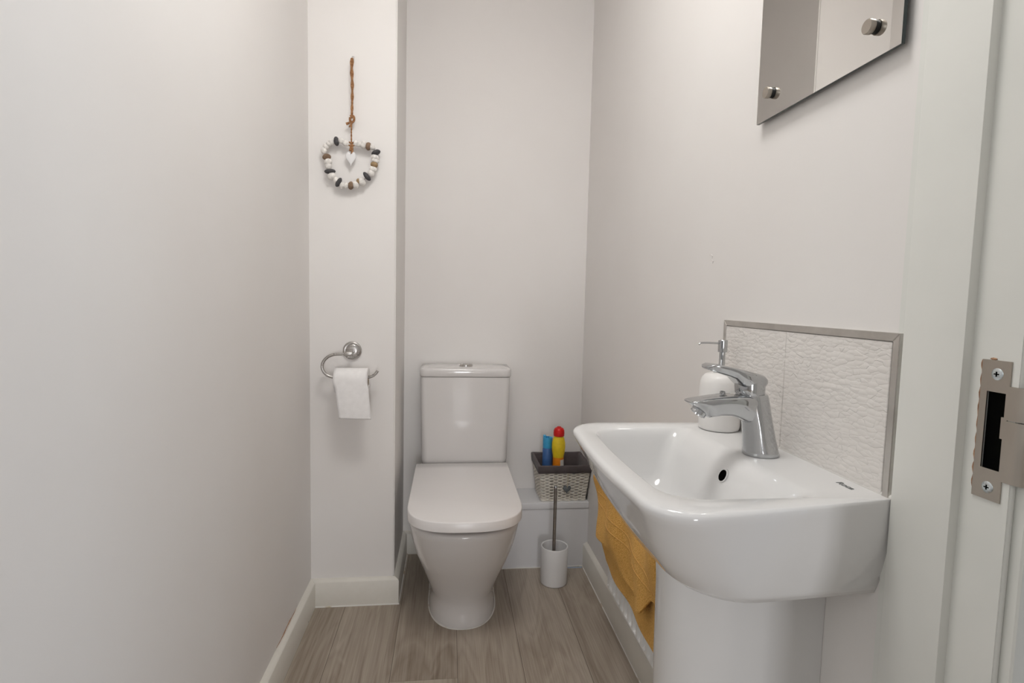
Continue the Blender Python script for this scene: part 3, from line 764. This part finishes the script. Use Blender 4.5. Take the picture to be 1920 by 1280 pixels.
# ------------------------------------------------------------------ pebble heart
ph = thing('pebble_heart', 'heart shaped ring of white grey and brown pebbles on jute twine', 'wall hanging', (-.3155, YC - .004, 1.81))
YH = YC - .020
def H(u, v, y=YH):   # point of the hanging at depth y from its measured proportions (metres)
    k = y / 1.82
    return Vector(((-.3155 + (u - 402) / 4 * .001660) * k, y, 1.0498 + (.7639 - (v - 80) / 4 * .001652 + (u - 402) / 4 * .00008) * k))
hook = bmesh.new(); box(hook, -.3180, -.3110, YC - .0028, YC - .0002, H(402, 120).z - .004, H(402, 82).z, bev=.001, seg=1)
tube(hook, smooth_path([(-.3145, YC - .003, H(402, 112).z), (-.3145, YC - .012, H(402, 122).z), (-.3145, YC - .020, H(402, 118).z), (-.3145, YC - .021, H(402, 110).z)], 4), .0013, 8)
obj('clear_hook', hook, M['clear_plastic'], ph)
# twine: double strand, knots, short ends
tw = bmesh.new()
def twist(pts, r, off, ph_=0, turns=6):
    P = smooth_path(pts, 8); out = []
    for i, p in enumerate(P):
        a = ph_ + i / len(P) * 2 * PI * turns
        out.append(p + Vector((off * math.cos(a), off * math.sin(a) * .6, 0)))
    return out
base = [H(402, 116), H(400, 200), H(404, 300), H(404, 400), H(402, 500), H(400, 560)]
for q in (0, PI): tube(tw, twist([p + Vector(((.0022 if q else -.0022) * (1 - i / 5) * 1.0, 0, 0)) for i, p in enumerate(base)], 0, .0011, q), .0030, 8)
for q in (0, PI): tube(tw, twist([H(400, 590), H(397, 660), H(398, 750)], 0, .0009, q, 4), .0017, 8)
tube(tw, smooth_path([H(388, 548), H(402, 542), H(416, 552), H(416, 580), H(402, 592), H(388, 580), H(388, 556)], 5), .0036, 8)
tube(tw, smooth_path([H(402, 585), H(388, 592), H(372, 600), H(358, 605)], 4), lambda t: .0026 + .0018 * t, 8)
tube(tw, smooth_path([H(402, 590), H(392, 612), H(382, 628)], 4), .0028, 8)
tube(tw, smooth_path([H(396, 305), H(404, 298), H(412, 306), H(404, 316)], 4), .0022, 8)
for q in (-1, 1): tube(tw, smooth_path([H(400, 755), H(400 + q * 14, 742), H(400 + q * 28, 752), H(400 + q * 16, 768), H(400, 760)], 4), .0022, 8)
tube(tw, smooth_path([H(398, 755), H(392, 790), H(388, 808)], 4), lambda t: .0038, 8)
tube(tw, smooth_path([H(402, 755), H(404, 800), H(402, 832)], 4), .0034, 8)
obj('jute_twine', tw, M['jute'], ph)
# wire core through the pebbles
pb = [(400, 750, 'j', 0), (352, 750, 'w', 10), (321, 733, 'w', 12), (286, 735, 'd', 20), (248, 742, 'w', 12), (228, 758, 'w', 14), (206, 778, 'w', 14), (192, 806, 'w', 14), (212, 852, 'b', 17), (222, 890, 'w', 17), (226, 924, 'w', 14), (237, 963, 'd', 17), (250, 1000, 'w', 18), (283, 1028, 'w', 13), (303, 1046, 'd', 16), (330, 1068, 'w', 16), (356, 1070, 'w', 16), (393, 1070, 'b', 17), (430, 1064, 'w', 17), (454, 1038, 't', 10), (478, 1042, 'w', 19), (514, 1000, 'd', 21), (545, 978, 'w', 17), (562, 946, 'w', 16), (570, 912, 't', 17), (580, 882, 'w', 15), (576, 855, 'w', 17), (582, 820, 'd', 16), (552, 778, 'w', 9), (526, 772, 'b', 16), (490, 760, 'w', 18), (456, 756, 'w', 11), (432, 752, 'w', 8)]
P3 = [H(u, v) for u, v, _, _ in pb]
wr = bmesh.new(); tube(wr, smooth_path(P3, 3, True), .0011, 6, closed=True); obj('wire_ring', wr, M['steel'], ph)
mk = {'w': 'pebble_white', 'd': 'pebble_dark', 'b': 'pebble_brown', 't': 'pebble_tan'}
for i, (u, v, k_, sz) in enumerate(pb):
    if k_ == 'j': continue
    p = P3[i]; tg = (P3[(i + 1) % len(P3)] - P3[i - 1]).normalized()
    rad = sz / 4 * .00182 * 1.6
    long_ = max(rad, .0095); gap = (P3[(i + 1) % len(P3)] - P3[i - 1]).length / 4
    th_ = max(.0055, min(gap * 1.45, .0135))
    if k_ in 'db': long_ = max(long_, .0135 if k_ == 'b' else .0160); th_ = min(th_, .0078 if k_ == 'd' else .0092)
    b = bmesh.new(); bmesh.ops.create_icosphere(b, subdivisions=3, radius=1)
    sd_ = random.random() * 50
    nv = Vector((0, 1, 0)); rad_d = tg.cross(nv).normalized()
    rot = random.uniform(-.25, .25)
    tg2 = tg * math.cos(rot) + rad_d * math.sin(rot); rd2 = -tg * math.sin(rot) + rad_d * math.cos(rot)
    for vv in b.verts:
        c_ = vv.co.copy(); q = 1 + .07 * math.sin(c_.x * 2 + sd_) * math.cos(c_.y * 2.2 + sd_ * 2) + .03 * math.sin(c_.z * 3 + sd_)
        vv.co = p + (tg2 * c_.x * th_ + rd2 * c_.z * long_ * 1.0 + nv * c_.y * min(long_ * .85, .0125)) * q
    po_ = obj('pebble', b, M[mk[k_]], ph, angle=80)
    if k_ == 'd': po_['label'] = 'dark grey pebble'
    elif k_ in 'bt': po_['label'] = 'brown pebble'
# small white heart pendant
def heart_pts(n=40):
    out = []
    for i in range(n):
        t = 2 * PI * i / n; x = 16 * math.sin(t) ** 3; y = 13 * math.cos(t) - 5 * math.cos(2 * t) - 2 * math.cos(3 * t) - math.cos(4 * t)
        out.append((x / 16, y / 15))
    return out
b = bmesh.new(); hc = H(394, 862, YH + .002); s1, s2 = .0160, .0240
def hl(k, dy): return [(hc.x + x * s1 * k, hc.y + dy, hc.z + y * s2 * k) for x, y in heart_pts()]
loft(b, [hl(.82, -.005), hl(.95, -.0042), hl(1, -.002), hl(1, .002), hl(.95, .0042), hl(.82, .005)])
o = obj('heart_pendant', b, M['brush_ceramic'], ph, angle=60); o['label'] = 'small white heart pendant'

# ------------------------------------------------------------------ toilet brush
tb = thing('toilet_brush_holder', 'white ceramic toilet brush pot on the floor beside the toilet', 'toilet brush holder', (.402, 1.923, 0))
bm = bmesh.new(); lathe(bm, (.402, 1.923, 0), [(.046, 0), (.0490, .002), (.0500, .006), (.0503, .08), (.0508, .1385), (.0500, .1410), (.0478, .1418), (.0458, .1405), (.0452, .135), (.0445, .03), (.040, .022), (.01, .02)], 56)
obj('pot', bm, M['brush_ceramic'], tb, angle=50)
br_ = thing('toilet_brush', 'steel handled toilet brush standing in the white pot', 'toilet brush', (.402, 1.923, .03))
p0, p1 = Vector((.396, 1.905, .075)), Vector((.4005, 1.926, .361))
bm = bmesh.new(); tube(bm, [p0, p0.lerp(p1, .5), p1], .0062, 20); obj('handle', bm, M['dark_steel'], br_)
bm = bmesh.new(); d = (p1 - p0).normalized(); tube(bm, [p1 - d * .001, p1 + d * .004, p1 + d * .007], lambda t: .0070 - .002 * (t > .9), 20); obj('end_cap', bm, M['chrome'], br_)
bm = bmesh.new(); tube(bm, [(.400, 1.915, .026), (.400, 1.912, .05), (.398, 1.909, .088)], lambda t: .028 - .010 * abs(t - .5), 24); obj('bristle_head', bm, M['white_plastic'], br_)

# ------------------------------------------------------------------ wicker basket
bk = thing('wicker_basket', 'cream wicker basket with charcoal fabric liner standing on the pipe boxing', 'basket', (.46, 2.11, .263))
zb, zt = .2640, .4150
def fr(z):   # basket footprint (x0,x1,y0,y1) at height z, flared
    t = (z - zb) / (zt - zb)
    return (.3705 - .018 * t, .5440 + .0095 * t, 2.0470 - .040 * t, 2.176 + .016 * t)
NX, NY = 11, 10
def side_path(z, amp, phase, off=0):
    x0, x1, y0, y1 = fr(z); x0 -= off; x1 += off; y0 -= off; y1 += off; P = []
    def edge(a, b, n, nrm):
        for k in range(n * 4):
            t = k / (n * 4); p = Vector(a).lerp(Vector(b), t); e = min(1, min(t, 1 - t) * n * 1.2)
            w_ = amp * math.cos(PI * (t * n - .5 + phase)) * e
            P.append(p + Vector(nrm) * w_)
    edge((x0, y0, z), (x1, y0, z), NX, (0, -1, 0)); edge((x1, y0, z), (x1, y1, z), NY, (1, 0, 0))
    edge((x1, y1, z), (x0, y1, z), NX, (0, 1, 0)); edge((x0, y1, z), (x0, y0, z), NY, (-1, 0, 0))
    return P
bm = bmesh.new(); nr = 21
for r_ in range(nr):
    z = zb + .003 + r_ * (zt - zb - .02) / (nr - 1)
    tube(bm, side_path(z, .0024, r_ % 2), .0026 + (.0008 if r_ < 2 else 0), 6, closed=True)
obj('woven_strands', bm, M['wicker'], bk, angle=80)
bm = bmesh.new()
for s in range(4):
    n_ = NX if s % 2 == 0 else NY
    for k in range(n_ + 1):
        t = k / n_; pp = []
        for z in (zb, zt - .012):
            x0, x1, y0, y1 = fr(z)
            pp.append({0: (x0 + (x1 - x0) * t, y0, z), 1: (x1, y0 + (y1 - y0) * t, z), 2: (x0 + (x1 - x0) * t, y1, z), 3: (x0, y0 + (y1 - y0) * t, z)}[s])
        tube(bm, pp, .0015, 6)
obj('stakes', bm, M['wicker'], bk)
x0, x1, y0, y1 = fr(zb); 
obj('base', B(x0, x1, y0, y1, zb - .0008, zb + .003), M['wicker'], bk)
def rl_(z, off, dz=0, r=.006, sag=0):
    x0, x1, y0, y1 = fr(z); x0 -= off; x1 += off; y0 -= off; y1 += off; P = []
    for cx_, cy_, a0 in ((x0 + r, y0 + r, PI), (x1 - r, y0 + r, 1.5 * PI), (x1 - r, y1 - r, 0), (x0 + r, y1 - r, .5 * PI)):
        for k in range(5):
            a = a0 + PI / 2 * k / 4; P.append(Vector((cx_ + r * math.cos(a), cy_ + r * math.sin(a), z + dz)))
    out = []
    for i, p in enumerate(P):
        q = P[(i + 1) % len(P)]; out.append(p)
        if (q - p).length > .03:
            for k in range(1, 8):
                t = k / 8; v = p.lerp(q, t); v.z += sag * math.sin(PI * t) + .0008 * math.sin(t * 19 + i); out.append(v)
    return out
bm = bmesh.new()
loft(bm, [rl_(.3860, .0052), rl_(.3870, .0064), rl_(.400, .0062), rl_(zt, .0058, 0), rl_(zt, .0045, .0035, sag=-.001), rl_(zt, .001, .0045, sag=-.001), rl_(zt, -.0025, .0030, sag=-.001), rl_(zt, -.0075, -.003), rl_(.34, -.0085), rl_(zb + .007, -.0085)], False, True)
lf = obj('fabric_liner', bm, M['liner'], bk, angle=60); lf['label'] = 'charcoal fabric liner folded over the rim'
# slate heart on string, on the basket front
b = bmesh.new(); zh = .3185; yf_ = fr(zh)[2] - .0068; hx = .4660
lean = (fr(.40)[2] - fr(.30)[2]) / .10
def hl2(k, dy): return [(hx + x * .0155 * k, yf_ + dy + lean * (y * .018 * k), zh + y * .018 * k) for x, y in heart_pts()]
loft(b, [hl2(.9, -.0028), hl2(1, -.0016), hl2(1, .0016), hl2(.9, .0022)])
ho = obj('heart_tag', b, M['slate_heart'], bk, angle=60); ho['label'] = 'dark grey wooden heart tag on cream string'
b = bmesh.new(); tube(b, [(hx - .0008, yf_ - .0034 + lean * .006, zh + .004), (hx - .0006, yf_ - .003 + lean * .030, zh + .030), (hx - .001, fr(.385)[2] - .0065, .386)], .0009, 8)
tube(b, [(hx + .0015, yf_ - .0034 + lean * .010, zh + .010), (hx + .001, yf_ - .003 + lean * .030, zh + .030), (hx + .002, fr(.385)[2] - .0065, .386)], .0008, 8)
obj('tag_string', b, M['string'], ho)

# contents of the basket
ac = thing('aerosol_can', 'blue air freshener spray can standing in the wicker basket', 'spray can', (.385, 2.10, .27))
c = (.3998, 2.108, .2735)
bm = bmesh.new(); lathe(bm, c, [(.0185, 0), (.0195, .002), (.0195, .182), (.0180, .188), (.0170, .190)], 36); obj('can_body', bm, M['can_blue'], ac)
bm = bmesh.new(); lathe(bm, c, [(.0185, .1885), (.0192, .191), (.0192, .2300), (.0176, .2305), (.0170, .222), (.008, .220)], 36)
box(bm, c[0] - .0180, c[0] - .0070, c[1] - .006, c[1] + .006, c[2] + .215, c[2] + .240, bev=.002, seg=1)
box(bm, c[0] + .004, c[0] + .0175, c[1] - .006, c[1] + .006, c[2] + .212, c[2] + .2320, bev=.002, seg=1)
obj('spray_cap', bm, M['cap_blue'], ac)
yb_ = thing('cleaner_bottle', 'yellow toilet cleaner bottle with red cap standing in the wicker basket', 'cleaning bottle', (.43, 2.07, .27))
c = (.4385, 2.076, .2725)
def el(z, rx, ry, n=36): return [(c[0] + rx * math.cos(2 * PI * i / n), c[1] + ry * math.sin(2 * PI * i / n), c[2] + z) for i in range(n)]
bm = bmesh.new(); loft(bm, [el(0, .020, .016), el(.003, .0225, .018), el(.12, .0215, .018), el(.150, .0205, .018), el(.165, .0220, .019), el(.182, .0255, .0215), el(.200, .0270, .0225), el(.218, .0262, .0220), el(.235, .0222, .0190), el(.245, .0178, .0165), el(.250, .0160, .0160)])
obj('bottle', bm, M['bottle_yellow'], yb_, angle=60)
bm = bmesh.new(); loft(bm, [el(.030, .0228, .0185), el(.120, .0221, .0186), el(.152, .0211, .0186), el(.1600, .0220, .0190)], False, False); lo_ = obj('label_band', bm, M['label_orange'], yb_)
bm = bmesh.new()
loft(bm, [[(c[0] + rx * math.cos(a), c[1] + .0192 * math.sin(a), c[2] + z) for a in [-1.35 + .13 * k for k in range(0, 12)]] for z, rx in ((.035, .0233), (.120, .0227), (.152, .0217))], False, False, closed=False)
obj('label_panel', bm, M['label_white'], lo_)
bm = bmesh.new(); lathe(bm, c, [(.0180, .2440), (.0212, .2460), (.0218, .2570), (.0208, .2680), (.0175, .2750), (.0110, .2790), (.0080, .2795), (.0075, .2825), (.002, .2830)], 36)
cp = obj('bottle_cap', bm, M['cap_red'], yb_, angle=50)
# white curved item lying by the right of the bottles
cy_ = thing('white_sponge_cloth', 'white item with curved edge lying inside the wicker basket', 'bathroom item', (.50, 2.06, .36))
bm = bmesh.new(); G = []
for j in range(8):
    rr_ = j / 7
    G.append([bm.verts.new((.467 + .062 * i / 20, 2.030 + .075 * rr_, .392 + .0105 * math.sin(PI * .85 * i / 20 + .15) - .006 * (1 - i / 20) - .03 * rr_)) for i in range(21)])
for a, b2 in zip(G, G[1:]):
    for i in range(20): bm.faces.new((a[i], a[i + 1], b2[i + 1], b2[i]))
o = obj('cloth_sheet', bm, M['white_plastic'], cy_); md = o.modifiers.new('t', 'SOLIDIFY'); md.thickness = .004; md.offset = -1
